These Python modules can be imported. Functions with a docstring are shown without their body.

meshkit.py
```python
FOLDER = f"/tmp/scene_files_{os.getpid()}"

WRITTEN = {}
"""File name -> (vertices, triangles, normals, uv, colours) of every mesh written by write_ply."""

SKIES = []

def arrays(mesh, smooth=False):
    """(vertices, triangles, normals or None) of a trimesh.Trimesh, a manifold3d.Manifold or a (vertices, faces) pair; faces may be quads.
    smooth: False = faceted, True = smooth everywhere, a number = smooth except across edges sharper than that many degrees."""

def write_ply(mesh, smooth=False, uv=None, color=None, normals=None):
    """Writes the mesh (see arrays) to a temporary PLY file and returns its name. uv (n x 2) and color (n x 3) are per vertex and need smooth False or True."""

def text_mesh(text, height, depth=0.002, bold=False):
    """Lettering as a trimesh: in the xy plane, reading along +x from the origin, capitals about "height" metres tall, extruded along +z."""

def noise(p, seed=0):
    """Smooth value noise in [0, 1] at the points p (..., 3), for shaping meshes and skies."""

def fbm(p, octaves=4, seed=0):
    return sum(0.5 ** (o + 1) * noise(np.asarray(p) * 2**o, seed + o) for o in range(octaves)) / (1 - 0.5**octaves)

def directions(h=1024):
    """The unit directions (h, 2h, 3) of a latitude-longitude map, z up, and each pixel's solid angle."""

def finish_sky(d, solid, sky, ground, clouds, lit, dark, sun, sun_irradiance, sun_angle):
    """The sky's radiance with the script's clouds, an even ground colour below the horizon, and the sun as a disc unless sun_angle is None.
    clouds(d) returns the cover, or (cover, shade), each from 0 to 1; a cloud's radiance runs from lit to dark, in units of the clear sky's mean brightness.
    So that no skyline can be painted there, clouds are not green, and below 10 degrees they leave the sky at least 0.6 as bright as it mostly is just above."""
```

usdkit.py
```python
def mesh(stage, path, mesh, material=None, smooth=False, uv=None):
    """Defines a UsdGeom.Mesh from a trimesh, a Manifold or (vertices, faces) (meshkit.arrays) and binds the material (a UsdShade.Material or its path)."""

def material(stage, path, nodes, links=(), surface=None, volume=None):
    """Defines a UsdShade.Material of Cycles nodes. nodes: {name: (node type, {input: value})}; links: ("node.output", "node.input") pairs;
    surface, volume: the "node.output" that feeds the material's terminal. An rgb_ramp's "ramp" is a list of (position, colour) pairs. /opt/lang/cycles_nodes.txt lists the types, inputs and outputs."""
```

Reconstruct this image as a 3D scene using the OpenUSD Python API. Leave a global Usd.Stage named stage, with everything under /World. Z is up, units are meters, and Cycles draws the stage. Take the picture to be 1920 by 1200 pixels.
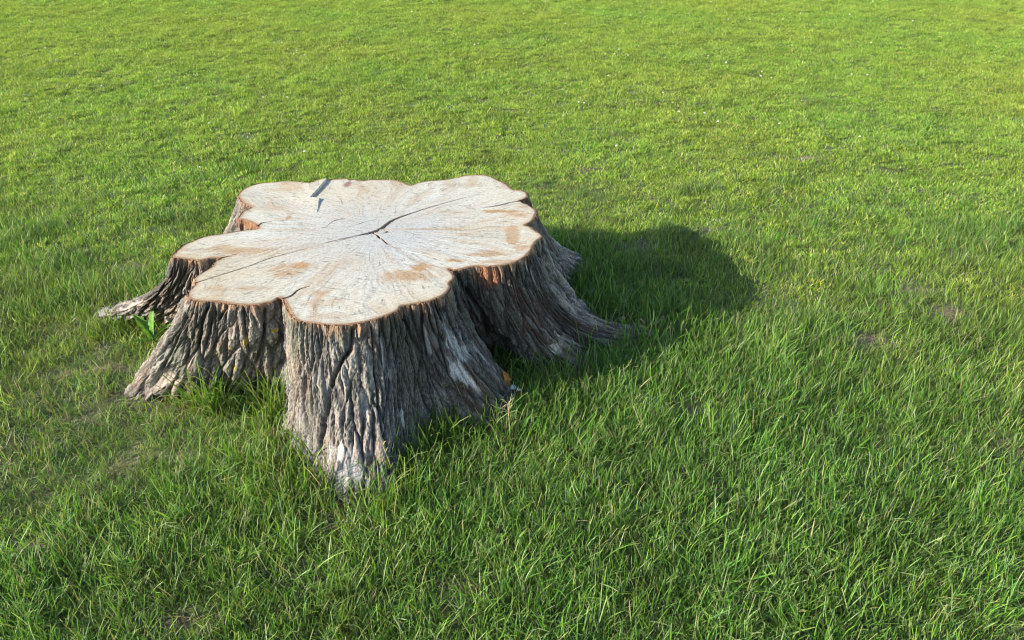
import math, numpy as np, trimesh, usdkit, meshkit
from scipy.spatial import Delaunay, cKDTree
import shapely
from shapely.geometry import Polygon, Point, LineString
from pxr import Usd, UsdGeom, UsdLux, UsdShade, Sdf, Gf, Vt

stage = Usd.Stage.CreateInMemory()
UsdGeom.SetStageUpAxis(stage, 'Z'); UsdGeom.SetStageMetersPerUnit(stage, 1.0)
stage.SetDefaultPrim(UsdGeom.Xform.Define(stage, '/World').GetPrim())
T = Sdf.ValueTypeNames

# ------------------------------------------------------------------ camera, sky, sun, exposure
EYE, PITCH, FPX = 1.65, 30.0, 1500.0
SUN_AZ, SUN_EL = math.radians(-113), math.radians(21.5)
EXPOSURE = 1.7
cam = UsdGeom.Camera.Define(stage, '/World/camera')
cam.AddTranslateOp().Set(Gf.Vec3d(0, 0, EYE)); cam.AddRotateXOp().Set(90 - PITCH)
cam.CreateHorizontalApertureAttr(36.0); cam.CreateFocalLengthAttr(36.0 * FPX / 1920)
cam.CreateExposureAttr(EXPOSURE); cam.CreateFStopAttr(0.0)
cam.CreateClippingRangeAttr(Gf.Vec2f(0.05, 10000))

sky_m = usdkit.material(stage, '/World/Looks/sky', {
    's': ('sky_texture', {'sky_type': 'single_scattering', 'sun_disc': False, 'sun_elevation': SUN_EL, 'sun_rotation': SUN_AZ}),
    'b': ('background_shader', {'strength': 0.12})}, [('s.color', 'b.color')], surface='b.background')
dome = UsdLux.DomeLight.Define(stage, '/World/sky')
UsdShade.MaterialBindingAPI.Apply(dome.GetPrim()).Bind(sky_m)
dome.GetPrim().SetCustomDataByKey('kind', 'structure')
sun = UsdLux.DistantLight.Define(stage, '/World/sun')
sun.CreateIntensityAttr(1.25); sun.CreateAngleAttr(0.5); sun.CreateNormalizeAttr(True); sun.CreateColorAttr(Gf.Vec3f(1.0, 0.93, 0.80))
sd = np.array([math.sin(SUN_AZ) * math.cos(SUN_EL), math.cos(SUN_AZ) * math.cos(SUN_EL), math.sin(SUN_EL)])
m4 = Gf.Matrix4d(); m4.SetRotate(Gf.Rotation(Gf.Vec3d(0, 0, 1), Gf.Vec3d(*map(float, sd)))); sun.AddTransformOp().Set(m4)

# ------------------------------------------------------------------ helpers
rng = np.random.default_rng(7)
_used = {}
def numbered(path):
    n = _used.get(path, 0); _used[path] = n + 1
    return path if n == 0 else f'{path}_{n:03d}'
def thing(name, label=None, cat=None, loc=(0, 0, 0), rz=0.0, group=None, kind=None):
    x = UsdGeom.Xform.Define(stage, numbered('/World/' + name))
    x.AddTranslateOp().Set(Gf.Vec3d(*map(float, loc))); x.AddRotateZOp().Set(float(rz))
    return tag(x.GetPrim(), label, cat, group, kind)
def tag(p, label=None, cat=None, group=None, kind=None):
    for k, v in (('label', label), ('category', cat), ('group', group), ('kind', kind)):
        if v: p.SetCustomDataByKey(k, v)
    return p
def obj(name, mesh, mat, parent=None, smooth=False, color=None):
    path = numbered((str(parent.GetPath()) if parent else '/World') + '/' + name)
    m = usdkit.mesh(stage, path, mesh, mat, smooth=smooth)
    if color is not None:
        UsdGeom.PrimvarsAPI(m).CreatePrimvar('tint', T.Color3fArray, 'vertex').Set(Vt.Vec3fArray.FromNumpy(np.asarray(color, np.float32)))
    return m.GetPrim()
def noise2(x, y, seed=0):
    return meshkit.noise(np.stack([x, y, np.zeros_like(x) + 0.37], -1), seed)
def fbm2(x, y, oct=4, seed=0):
    return meshkit.fbm(np.stack([x, y, np.zeros_like(x) + 0.37], -1), oct, seed)
def lerp(a, b, t):
    return np.asarray(a) * (1 - t[..., None]) + np.asarray(b) * t[..., None]
def sstep(a, b, x):
    t = np.clip((x - a) / (b - a), 0, 1); return t * t * (3 - 2 * t)
P_ = math.radians(PITCH)
def at(px, py, z=0.0):                      # a point of the ground seen in the photograph, as metres
    d = np.array([px - 960, (600 - py) * math.sin(P_) + FPX * math.cos(P_), (600 - py) * math.cos(P_) - FPX * math.sin(P_)])
    t = (z - EYE) / d[2]
    return d[0] * t, d[1] * t
def catmull(pts, n, closed=True):
    p = np.asarray(pts, float); N = len(p); idx = np.arange(n) / n * (N if closed else N - 1)
    i = np.floor(idx).astype(int); t = (idx - i)[:, None]
    g = (lambda k: p[k % N]) if closed else (lambda k: p[np.clip(k, 0, N - 1)])
    a, b, c, d = g(i - 1), g(i), g(i + 1), g(i + 2)
    return 0.5 * (2 * b + (c - a) * t + (2 * a - 5 * b + 4 * c - d) * t ** 2 + (3 * b - a - 3 * c + d) * t ** 3)

# ------------------------------------------------------------------ the stump's outline (metres)
H = 0.44
TOP = [(-1.19,2.541),(-1.19,2.589),(-1.184,2.635),(-1.164,2.672),(-1.135,2.71),(-1.093,2.731),(-1.049,2.749),(-1.006,2.771),(-0.968,2.781),(-0.959,2.793),(-0.974,2.824),(-1.015,2.86),(-1.046,2.876),(-1.062,2.884),(-1.06,2.924),(-1.058,2.965),(-1.041,2.996),(-1.066,3.024),(-1.091,3.053),(-1.123,3.109),(-1.135,3.143),(-1.133,3.192),(-1.114,3.239),(-1.075,3.273),(-1.017,3.288),(-0.967,3.297),(-0.906,3.283),(-0.865,3.27),(-0.842,3.295),(-0.807,3.317),(-0.761,3.325),(-0.719,3.331),(-0.704,3.315),(-0.687,3.323),(-0.656,3.303),(-0.614,3.317),(-0.577,3.317),(-0.514,3.315),(-0.476,3.288),(-0.434,3.249),(-0.404,3.28),(-0.358,3.301),(-0.292,3.317),(-0.24,3.345),(-0.197,3.372),(-0.129,3.377),(-0.095,3.355),(-0.055,3.301),(-0.025,3.259),(0.002,3.198),(0.036,3.186),(0.058,3.161),(0.064,3.124),(0.05,3.091),(0.03,3.071),(0.045,3.047),(0.07,3.013),(0.095,2.966),(0.087,2.902),(0.071,2.85),(0.049,2.821),(0.066,2.805),(0.09,2.763),(0.111,2.724),(0.104,2.7),(0.088,2.672),(0.077,2.639),(0.066,2.588),(0.045,2.541),(0.01,2.497),(-0.032,2.475),(-0.082,2.464),(-0.132,2.467),(-0.168,2.445),(-0.194,2.438),(-0.216,2.446),(-0.197,2.4),(-0.194,2.376),(-0.206,2.338),(-0.202,2.311),(-0.213,2.271),(-0.234,2.242),(-0.267,2.215),(-0.318,2.196),(-0.346,2.184),(-0.353,2.158),(-0.386,2.123),(-0.44,2.089),(-0.511,2.069),(-0.588,2.076),(-0.642,2.093),(-0.67,2.123),(-0.696,2.175),(-0.721,2.224),(-0.742,2.239),(-0.758,2.215),(-0.813,2.193),(-0.866,2.197),(-0.925,2.215),(-0.977,2.215),(-1.022,2.233),(-1.038,2.258),(-1.041,2.296),(-1.039,2.33),(-1.055,2.376),(-1.045,2.416),(-1.026,2.459),(-1.026,2.502),(-1.013,2.53),(-1.053,2.531),(-1.087,2.513),(-1.129,2.524),(-1.168,2.533)]
# top point -> where the bark below it meets the ground, and how late the flare starts
FOOT = [((-1.19,2.589),(-1.70,2.98),2.0),((-1.19,2.541),(-1.74,2.89),2.0),((-1.129,2.524),(-1.47,2.83),1.7),((-1.053,2.531),(-1.32,2.74),1.8),((-1.013,2.53),(-1.25,2.67),1.5),((-1.026,2.459),(-1.28,2.60),1.5),((-1.055,2.376),(-1.31,2.46),1.4),((-1.041,2.296),(-1.38,2.36),1.2),((-1.022,2.233),(-1.34,2.29),1.2),((-0.977,2.215),(-1.20,2.28),1.3),((-0.866,2.197),(-1.02,2.31),1.4),((-0.813,2.193),(-0.92,2.34),1.5),((-0.742,2.239),(-0.83,2.35),2),((-0.721,2.224),(-0.795,2.28),2.5),((-0.696,2.175),(-0.772,2.18),3),((-0.67,2.123),(-0.755,2.10),3),((-0.642,2.093),(-0.70,2.0),3),((-0.588,2.076),(-0.59,1.85),3),((-0.511,2.069),(-0.47,1.735),3),((-0.44,2.089),(-0.38,1.755),3),((-0.386,2.123),(-0.34,1.92),2.6),((-0.353,2.158),(-0.305,2.07),2.2),((-0.318,2.196),(-0.21,2.14),2.0),((-0.267,2.215),(-0.09,2.12),1.8),((-0.234,2.242),(0.0,2.17),2),((-0.206,2.338),(0.03,2.27),2),((-0.194,2.376),(0.01,2.37),2),((-0.216,2.446),(-0.07,2.57),2),((-0.168,2.445),(0.0,2.59),2),((-0.082,2.464),(0.10,2.47),2.2),((-0.032,2.475),(0.19,2.46),2.2),((0.01,2.497),(0.27,2.49),2.4),((0.045,2.541),(0.32,2.60),2.6),((0.066,2.588),(0.58,2.70),4.0),((0.077,2.639),(0.61,2.75),4.2),((0.088,2.672),(0.38,2.82),2.5),((0.111,2.724),(0.33,2.92),1.6),((0.066,2.805),(0.27,3.02),1.5),((0.049,2.821),(0.26,3.1),1.5),((0.087,2.902),(0.29,3.20),1.5),((0.095,2.966),(0.34,3.34),1.7),((0.07,3.013),(0.36,3.44),1.8),((0.03,3.071),(0.31,3.48),1.7),((0.064,3.124),(0.27,3.50),1.6),((0.036,3.186),(0.20,3.53),2.2),((-0.055,3.301),(0.06,3.55),2.2),((-0.197,3.372),(-0.19,3.62),2.4),((-0.434,3.249),(-0.44,3.45),2.2),((-0.614,3.317),(-0.62,3.55),2.4),((-0.865,3.27),(-0.88,3.48),2.2),((-1.017,3.288),(-1.16,3.52),1.6),((-1.133,3.192),(-1.42,3.40),1.5),((-1.123,3.109),(-1.43,3.20),1.5),((-1.066,3.024),(-1.30,3.06),1.5),((-1.06,2.924),(-1.20,2.98),2.2),((-0.959,2.793),(-1.10,2.92),2),((-1.006,2.771),(-1.16,2.92),2.2),((-1.093,2.731),(-1.37,2.98),1.8),((-1.164,2.672),(-1.54,3.03),1.8)]
NC = 2900
top0 = catmull(TOP, 8000)
seg = np.linalg.norm(np.roll(top0, -1, 0) - top0, axis=1); cum = np.concatenate([[0], np.cumsum(seg)]); PER = cum[-1]
def along(s):
    s = np.mod(s, PER); return np.stack([np.interp(s, cum, np.append(top0[:, k], top0[0, k])) for k in (0, 1)], -1)
fs = []
for t_, b_, p_ in FOOT:
    fs.append(cum[np.argmin(((top0 - np.array(t_)) ** 2).sum(1))])
fs = np.array(fs); FB = np.array([f[1] for f in FOOT]); FP = np.array([f[2] for f in FOOT], float)
o_ = np.argsort(fs); fs, FB, FP = fs[o_], FB[o_], FP[o_]
fs3 = np.concatenate([fs - PER, fs, fs + PER])
from scipy.interpolate import PchipInterpolator
foot_x, foot_y, foot_p = (PchipInterpolator(fs3, np.tile(v, 3)) for v in (FB[:, 0], FB[:, 1], FP))
# columns of the bark spread evenly along a curve half way between the cut and the foot
sf = np.linspace(0, PER, 20001)
mid = 0.5 * along(sf) + 0.5 * np.stack([foot_x(sf), foot_y(sf)], -1)
mc = np.concatenate([[0], np.cumsum(np.linalg.norm(np.diff(mid, axis=0), axis=1))]); MPER = mc[-1]
S = np.interp(np.arange(NC) / NC * MPER, mc, sf)
arc = np.arange(NC) / NC * MPER
Tp = along(S); Tp = Tp + 0.005 * np.stack([meshkit.fbm(np.append(Tp, 0 * Tp[:, :1], 1) * 45, 3, 17) - .5, meshkit.fbm(np.append(Tp, 0 * Tp[:, :1], 1) * 45 + 7, 3, 18) - .5], -1); Bt = np.stack([foot_x(S), foot_y(S)], -1); Pw = foot_p(S)
foot_poly = Polygon(np.stack([foot_x(sf[::20]), foot_y(sf[::20])], -1)).buffer(0)

# ------------------------------------------------------------------ lawn: where it dips, thins out and grows long
SOIL = [(1342,430,.13,.07),(1108,316,.09,.05),(1500,299,.20,.05),(1780,597,.12,.07),(1195,468,.10,.07),(1777,482,.06,.05),(1895,855,.08,.12),(60,1025,.05,.02),(150,1010,.04,.02),(350,1170,.10,.04),(420,785,.07,.03),(150,700,.08,.035),(205,690,.08,.03),(330,770,.09,.03),(1185,622,.19,.09),(470,800,.07,.03),(230,500,.07,.03),(250,745,.07,.03),(1360,775,.07,.05),(1290,760,.09,.05),(860,1110,.06,.04),(1330,905,.07,.04),(1640,870,.07,.04),(230,870,.05,.025),(1700,550,.1,.04),(1620,640,.12,.04),(560,1080,.05,.03)]
DARK = [(440,305,.35,.10),(60,425,.30,.09),(375,42,.5,.25),(350,90,.6,.25),(640,90,.5,.25),(580,265,.35,.10),(1640,330,.35,.12),(1290,360,.25,.08),(1460,340,.3,.09),(180,145,.6,.15),(930,215,.4,.2),(1240,205,.5,.2),(270,165,.4,.2),(500,290,.25,.07),(330,410,.25,.07)]
def blobs(lst, x, y):
    out = np.zeros_like(x)
    for px, py, rx, ry in lst:
        cx, cy = at(px, py)
        w = 0.75 + 0.5 * noise2(x * 14, y * 14, 5)
        d = np.hypot((x - cx) / rx, (y - cy) / ry) / w
        out = np.maximum(out, 1 - sstep(0.55, 1.15, d))
    return out
foot_pts = np.stack([foot_x(sf[::10]), foot_y(sf[::10])], -1); foot_tree = cKDTree(foot_pts)
def ground_z(x, y):
    z = 0.05 * (fbm2(x * 0.45, y * 0.45, 3, 3) - 0.5) + 0.045 * (fbm2(x * 1.7 + 9, y * 2.2, 3, 11) - 0.5) + 0.02 * (noise2(x * 7, y * 7, 8) - 0.5)
    near = np.exp(-(((x + 0.5) / 1.2) ** 2 + ((y - 2.7) / 1.1) ** 2))
    z = z * (1 - 0.75 * np.clip(near * 1.6, 0, 1)) - 0.02 * blobs(DARK, x, y) * (1 - near)
    return z

# lawn sheet: fine where the camera looks, coarse out to the horizon
def grid(x0, x1, y0, y1, st):
    xs, ys = np.arange(x0, x1 + st / 2, st), np.arange(y0, y1 + st / 2, st)
    X, Y = np.meshgrid(xs, ys); n = len(xs)
    i, j = np.meshgrid(np.arange(len(ys) - 1), np.arange(n - 1), indexing='ij')
    a = (i * n + j).ravel()
    return X.ravel(), Y.ravel(), np.stack([a, a + 1, a + n + 1, a + n], -1)
gx, gy, gf = grid(-10, 10, 0, 16, 0.05)
gz = ground_z(gx, gy)
edge = np.minimum(np.minimum(gx + 10, 10 - gx), np.minimum(gy, 16 - gy)); gz = gz * sstep(0, 0.8, edge)
soil = blobs(SOIL, gx, gy); soilfine = fbm2(gx * 9, gy * 9, 4, 21)
df = foot_tree.query(np.stack([gx, gy], -1))[0]
soil = np.maximum(soil, (1 - sstep(0.02, 0.12, df)) * 0.7)
gcol = lerp((0.040, 0.055, 0.016), (0.070, 0.075, 0.028), sstep(.35, .65, soilfine))
gcol = gcol * (1 - soil[:, None]) + soil[:, None] * lerp((0.065, 0.046, 0.030), (0.15, 0.105, 0.070), sstep(.3, .7, soilfine))
lawn_m = usdkit.material(stage, '/World/Looks/lawn_soil', {
    'a': ('attribute', {'attribute': 'tint'}), 'g': ('geometry', {}), 'n': ('noise_texture', {'scale': 60.0, 'detail': 6.0}),
    'r': ('map_range', {'from_min': 0.3, 'from_max': 0.7, 'to_min': 0.55, 'to_max': 1.5}), 'mx': ('mix', {'mix_type': 'multiply', 'fac': 1.0}),
    'b': ('bump', {'strength': 0.8, 'distance': 0.01}), 'p': ('principled_bsdf', {'roughness': 0.95})},
    [('g.position', 'n.vector'), ('n.fac', 'r.value'), ('a.color', 'mx.color1'), ('r.result', 'mx.color2'), ('mx.color', 'p.base_color'), ('n.fac', 'b.height'), ('b.normal', 'p.normal')], surface='p.BSDF')
# outer ring joined to the fine sheet's border
ring_in = [(-10, 0), (10, 0), (10, 16), (-10, 16)]; R = 600.0
vo = np.array([(x, y, 0) for x, y in ring_in] + [(-R, -R, 0), (R, -R, 0), (R, R, 0), (-R, R, 0)], float)
fo = np.array([(4, 5, 1, 0), (5, 6, 2, 1), (6, 7, 3, 2), (7, 4, 0, 3)])
gv = np.vstack([np.stack([gx, gy, gz], -1), vo]); gfa = np.vstack([gf, fo + len(gx)])
gcol = np.vstack([gcol, np.tile((0.055, 0.10, 0.020), (8, 1))])
ground = obj('lawn', (gv, gfa), lawn_m, smooth=True, color=gcol); tag(ground, 'gently uneven lawn ground with bare soil spots', None, None, 'structure')

# ------------------------------------------------------------------ the stump
C0 = np.array([-0.5, 2.7, 0.0])
stump = thing('tree_stump', 'wide pale sawn tree stump with fluted grey bark standing on the lawn', 'tree stump', C0)
NR = 200
U = np.linspace(0, 1.14, NR)
w_lin = 0.30
def loft(u):
    u = np.asarray(u)[:, None]
    w = w_lin * u + (1 - w_lin) * np.clip(u, 0, 1) ** Pw[None] + np.clip(u - 1, 0, 9) * 1.5
    xy = Tp[None] * (1 - w[..., None]) + Bt[None] * w[..., None]
    return np.concatenate([xy, np.broadcast_to((H * (1 - u))[..., None], w.shape + (1,))], -1)
V = loft(U)
du = np.gradient(V, axis=0); ds = (np.roll(V, -1, 1) - np.roll(V, 1, 1))
k_ = np.ones(9) / 9
def smooth_s(a, n=6):
    for _ in range(n): a = (np.roll(a, 1, 1) + 2 * a + np.roll(a, -1, 1)) / 4
    return a
N_ = np.cross(du, smooth_s(ds)); N_ /= np.linalg.norm(N_, axis=-1, keepdims=True) + 1e-9
cen = V.mean((0, 1)); 
if (N_[NR // 2] * (V[NR // 2] - cen))[..., :2].sum() < 0: N_ = -N_
N_ = smooth_s(N_, 10); N_ /= np.linalg.norm(N_, axis=-1, keepdims=True) + 1e-9
slen = np.cumsum(np.linalg.norm(du, axis=-1), 0)            # metres down along the surface
A = np.broadcast_to(arc[None], slen.shape)
th = 2 * np.pi * A / MPER; RC = MPER / (2 * np.pi)          # wrap the noise round a circle so that it closes
def nz(fa, fv, seed, oct=1, wa=0.0, wv=0.0):
    aa = th + wa / RC
    p = np.stack([np.cos(aa) * RC * fa, np.sin(aa) * RC * fa, (slen + wv) * fv], -1)
    return meshkit.noise(p, seed) if oct == 1 else meshkit.fbm(p, oct, seed)
warp = 0.022 * (nz(9, 5, 31, 3) - 0.5) + 0.013 * (nz(38, 30, 32, 2) - 0.5)
wv = 0.08 * (nz(30, 4, 33, 2) - 0.5)

def ridge(n): return 1 - np.abs(2 * n - 1)                   # 1 along a furrow
def plates(pa, pv, seed, jit=0.85):
    """Long plates of bark: seeds strewn over the unrolled surface; returns the distance to the nearest seam (metres across) and a number per plate."""
    rg = np.random.default_rng(seed); na = int(round(MPER / pa)); sa_ = MPER / na; nvv = int(1.1 / pv) + 3
    I, J = np.meshgrid(np.arange(na), np.arange(-2, nvv), indexing='ij')
    ca = (I + rg.uniform(-jit / 2, jit / 2, I.shape)) * sa_; cv = (J + (I % 2) * .5 + rg.uniform(-jit / 2, jit / 2, I.shape)) * pv
    k = pa / pv; c = np.stack([ca.ravel(), cv.ravel() * k], -1); idn = rg.uniform(size=len(c))
    c = np.vstack([c - [MPER, 0], c, c + [MPER, 0]]); idn = np.tile(idn, 3)
    q_ = np.stack([(A + warp * 1.0).ravel(), ((slen + wv).ravel()) * k], -1)
    d, i = cKDTree(c).query(q_, k=2)
    dd = (d[:, 1] ** 2 - d[:, 0] ** 2) / (2 * np.linalg.norm(c[i[:, 1]] - c[i[:, 0]], axis=1) + 1e-9)
    return dd.reshape(A.shape), idn[i[:, 0]].reshape(A.shape)
e1, id1 = plates(0.034, 0.17, 141); e2, id2 = plates(0.0150, 0.070, 142); e3, id3 = plates(0.0066, 0.024, 143)
gap = nz(18, 8, 144, 2)                                      # seams open and close along their length
mk = sstep(.36, .60, nz(16, 7, 146, 2)); mk3 = sstep(.40, .62, nz(24, 12, 147, 2))
f1 = np.exp(-(e1 / (0.0014 + 0.0062 * sstep(.35, .75, gap))) ** 1.6); f2 = np.exp(-(e2 / (0.0010 + 0.0028 * sstep(.35, .7, nz(30, 12, 145, 2)))) ** 1.6); f3 = np.exp(-(e3 / 0.0014) ** 1.5)
rnd1 = sstep(0, 0.013, e1)                                    # plates are rounded off towards their seams
plate = id1
step_ = 0.55 * id1 + 0.45 * id2
fine = nz(210, 110, 45, 2); grain = nz(170, 20, 46, 2, warp)
big = nz(6, 2.2, 47, 2)
depth = 0.35 + 0.65 * sstep(0.25, 0.7, nz(5, 3, 48, 2))      # places where the bark is rougher
# marks on the bark: (x, y, z) seen -> pale bare wood, knot, burl, moss
flat = V.reshape(-1, 3)
def around(px, py, z):
    x, y = at(px, py, z); return np.array([x, y, z])
def near_ray(px, py):                                         # where the view ray first meets the bark
    o = np.array([0, 0, EYE]); g = np.append(at(px, py), 0.0); d = (g - o) / np.linalg.norm(g - o)
    q = flat - o; t = q @ d; dist = np.linalg.norm(q - t[:, None] * d, axis=1)
    ok = dist < 0.006
    if not ok.any(): return int(np.argmin(dist))
    idx = np.nonzero(ok)[0]; return int(idx[np.argmin(t[idx])])
def spot(px, py): 
    i = near_ray(px, py); return arc[i % NC], slen.reshape(-1)[i]
def dloc(sp, ra, rv, slant=0.0):
    da = (A - sp[0] + MPER / 2) % MPER - MPER / 2; dv = slen - sp[1]
    return np.hypot((da - slant * dv) / ra, dv / rv)
edgew = (nz(60, 18, 51, 3) - 0.5)
bare = np.zeros_like(A)
for px, py, ra, rv, sl in ((858,650,.032,.11,-.1),(872,705,.028,.08,-.1),(905,665,.020,.07,-.25),(800,640,.010,.07,0),(735,700,.012,.06,0),(1003,520,.014,.05,0),(1075,640,.010,.06,-.3),(990,500,.018,.03,0),(700,700,.014,.05,0),(690,760,.012,.05,0),(640,850,.05,.05,0),(650,885,.045,.05,0),(610,720,.012,.06,0),(720,660,.010,.05,0),(295,715,.028,.10,.2),(312,665,.014,.06,.2),(245,572,.032,.13,0),(262,560,.02,.08,0),(1045,655,.03,.03,0),(760,790,.010,.05,0),(545,880,.02,.05,0)):
    bare = np.maximum(bare, 1 - sstep(0.55, 1.15, dloc(spot(px, py), ra, rv, sl) + 2.4 * edgew))
knot = dloc(spot(633, 662), 0.016, 0.020)
burl = dloc(spot(640, 858), 0.05, 0.055)
calm = 1 - 0.8 * bare
f2 = f2 * (.15 + .85 * mk); f3 = f3 * (.1 + .9 * mk3)
D = -0.0115 * f1 * depth - 0.0048 * f2 * (0.35 + 0.65 * depth) - 0.0026 * f3 + 0.005 * rnd1 + 0.0022 * id3 - 0.003 * sstep(.55, .95, ridge(nz(26, 4.2, 41, 1, warp, wv))) * depth
D = D + 0.008 * (step_ - 0.5) * (1 - f1) + 0.013 * (big - 0.5) + 0.0036 * (fine - 0.5) + 0.0030 * (grain - 0.5)
D = D * calm - 0.006 * bare
D = D + np.exp(-(knot / 0.9) ** 2) * 0.010 + np.where(knot < 2.2, 0.004 * np.cos(knot * 7) * np.exp(-knot), 0)
D = D + np.exp(-burl ** 2) * 0.012
toe = sstep(0.0, 0.05, slen)
D = D * (0.45 + 0.55 * toe) + 0.004
# long open fissures
fiss = np.zeros_like(A)
for pts, wd, dp in (([(665,618),(655,660),(632,690),(612,740),(602,800),(597,840)], .009, .026),([(570,660),(566,740),(572,800)], .007, .020),([(590,625),(582,700),(584,780)], .004, .012),
                    ([(392,575),(378,600),(372,660)], .005, .016),([(345,590),(330,640),(285,730)], .006, .02),([(425,575),(408,605)], .005, .014),([(500,580),(492,640),(478,690)], .006, .016),([(455,580),(462,640)], .005, .016),
                    ([(735,610),(740,680),(752,760),(765,850)], .005, .014),([(875,540),(905,590),(915,640)], .008, .025),([(1010,500),(1045,560),(1090,620)], .005, .014),([(960,520),(985,600),(1040,660)], .004, .012),([(700,620),(705,700),(720,820)], .004, .012),([(790,580),(800,680)], .005, .014),([(310,520),(290,560),(262,590)], .005, .014)):
    sp = np.array([spot(*p) for p in pts]); sp[:, 0] = np.unwrap(sp[:, 0] / MPER * 2 * np.pi) / (2 * np.pi) * MPER
    ln = np.linspace(0, 1, 60); o = np.argsort(sp[:, 1]); sv = sp[o, 1]; sa = sp[o, 0]
    ca = np.interp(slen, sv, sa); da = (A + warp * 0.3 - ca + MPER / 2) % MPER - MPER / 2
    inside = sstep(sv[0] - .02, sv[0] + .02, slen) * (1 - sstep(sv[-1] - .03, sv[-1] + .02, slen))
    ff = np.exp(-(da / (wd * (0.6 + 0.8 * grain))) ** 2) * inside
    fiss = np.maximum(fiss, ff); D = D - dp * ff
W = V + N_ * D[..., None]
W[0, :, 2] = np.minimum(H - 0.001, H - 0.002 - 0.022 * np.clip(nz(80, 1, 61, 3)[0] - 0.45, 0, 1))
# colour of the bark, with shade painted into its right side and furrows
seam = np.clip(np.maximum(np.maximum(f1 * depth, .75 * f2), np.maximum(.35 * f3, fiss)), 0, 1) * (1 - .7 * bare)
tone = np.clip(0.5 + 0.75 * (id2 - .5) + .7 * (id1 - .5) + 1.5 * (fine - .5) + 1.0 * (grain - .5), 0, 1)
bcol = lerp((0.042, 0.040, 0.037), (0.165, 0.154, 0.140), tone)
warm = sstep(.52, .74, nz(14, 5, 71, 3, warp) + .25 * (id2 - .5)); wk = (0.42 * warm)[..., None]; bcol = bcol * (1 - wk) + wk * lerp((0.11, 0.072, 0.050), (0.20, 0.145, 0.110), tone)
dk = sstep(.45, .60, nz(2.6, 1.2, 342, 3)); bcol = bcol * (1.08 - .58 * dk[..., None])          # blotches placed to paint shade into the right side and light into the left
bcol = bcol * (1 - .85 * seam[..., None]) + .85 * seam[..., None] * lerp((0.018, 0.014, 0.011), (0.055, 0.026, 0.016), sstep(.45, .65, nz(10, 4, 74, 2)))  # seams: dark brown furrow bark, with furrow shade painted in on top
torn = (1 - sstep(0.012, 0.075, slen + 0.10 * (nz(45, 6, 72, 3, warp) - 0.5) + 0.03)) ; torn = np.maximum(torn, (1 - sstep(0.0, 0.014, slen)))
bcol = bcol * (1 - torn[..., None]) + torn[..., None] * lerp((0.060, 0.030, 0.017), (0.20, 0.115, 0.066), sstep(.3, .7, nz(130, 14, 73, 2)))
red = np.maximum(1 - sstep(.4, 1.1, dloc(spot(918, 522), .07, .05) + edgew), 1 - sstep(.4, 1.1, dloc(spot(462, 412), .08, .06) + edgew))
bcol = bcol * (1 - .8 * red[..., None]) + .8 * red[..., None] * np.array((0.19, 0.072, 0.035)) * (0.4 + 0.9 * grain[..., None])
pale = lerp((0.10, 0.098, 0.096), (0.285, 0.28, 0.27), sstep(.3, .7, nz(90, 8, 75, 3, warp))); pale = pale * (1 + sstep(.45, .6, nz(3, 2, 78, 2))[..., None] * np.array((.22, .04, -.08)))
bcol = bcol * (1 - .9 * bare[..., None]) + .9 * bare[..., None] * pale
moss = sstep(.56, .72, nz(9, 5, 76, 3)); bcol = bcol * (1 - .35 * moss[..., None]) + .35 * moss[..., None] * np.array((0.060, 0.062, 0.034))
yel = np.zeros_like(A)
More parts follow.
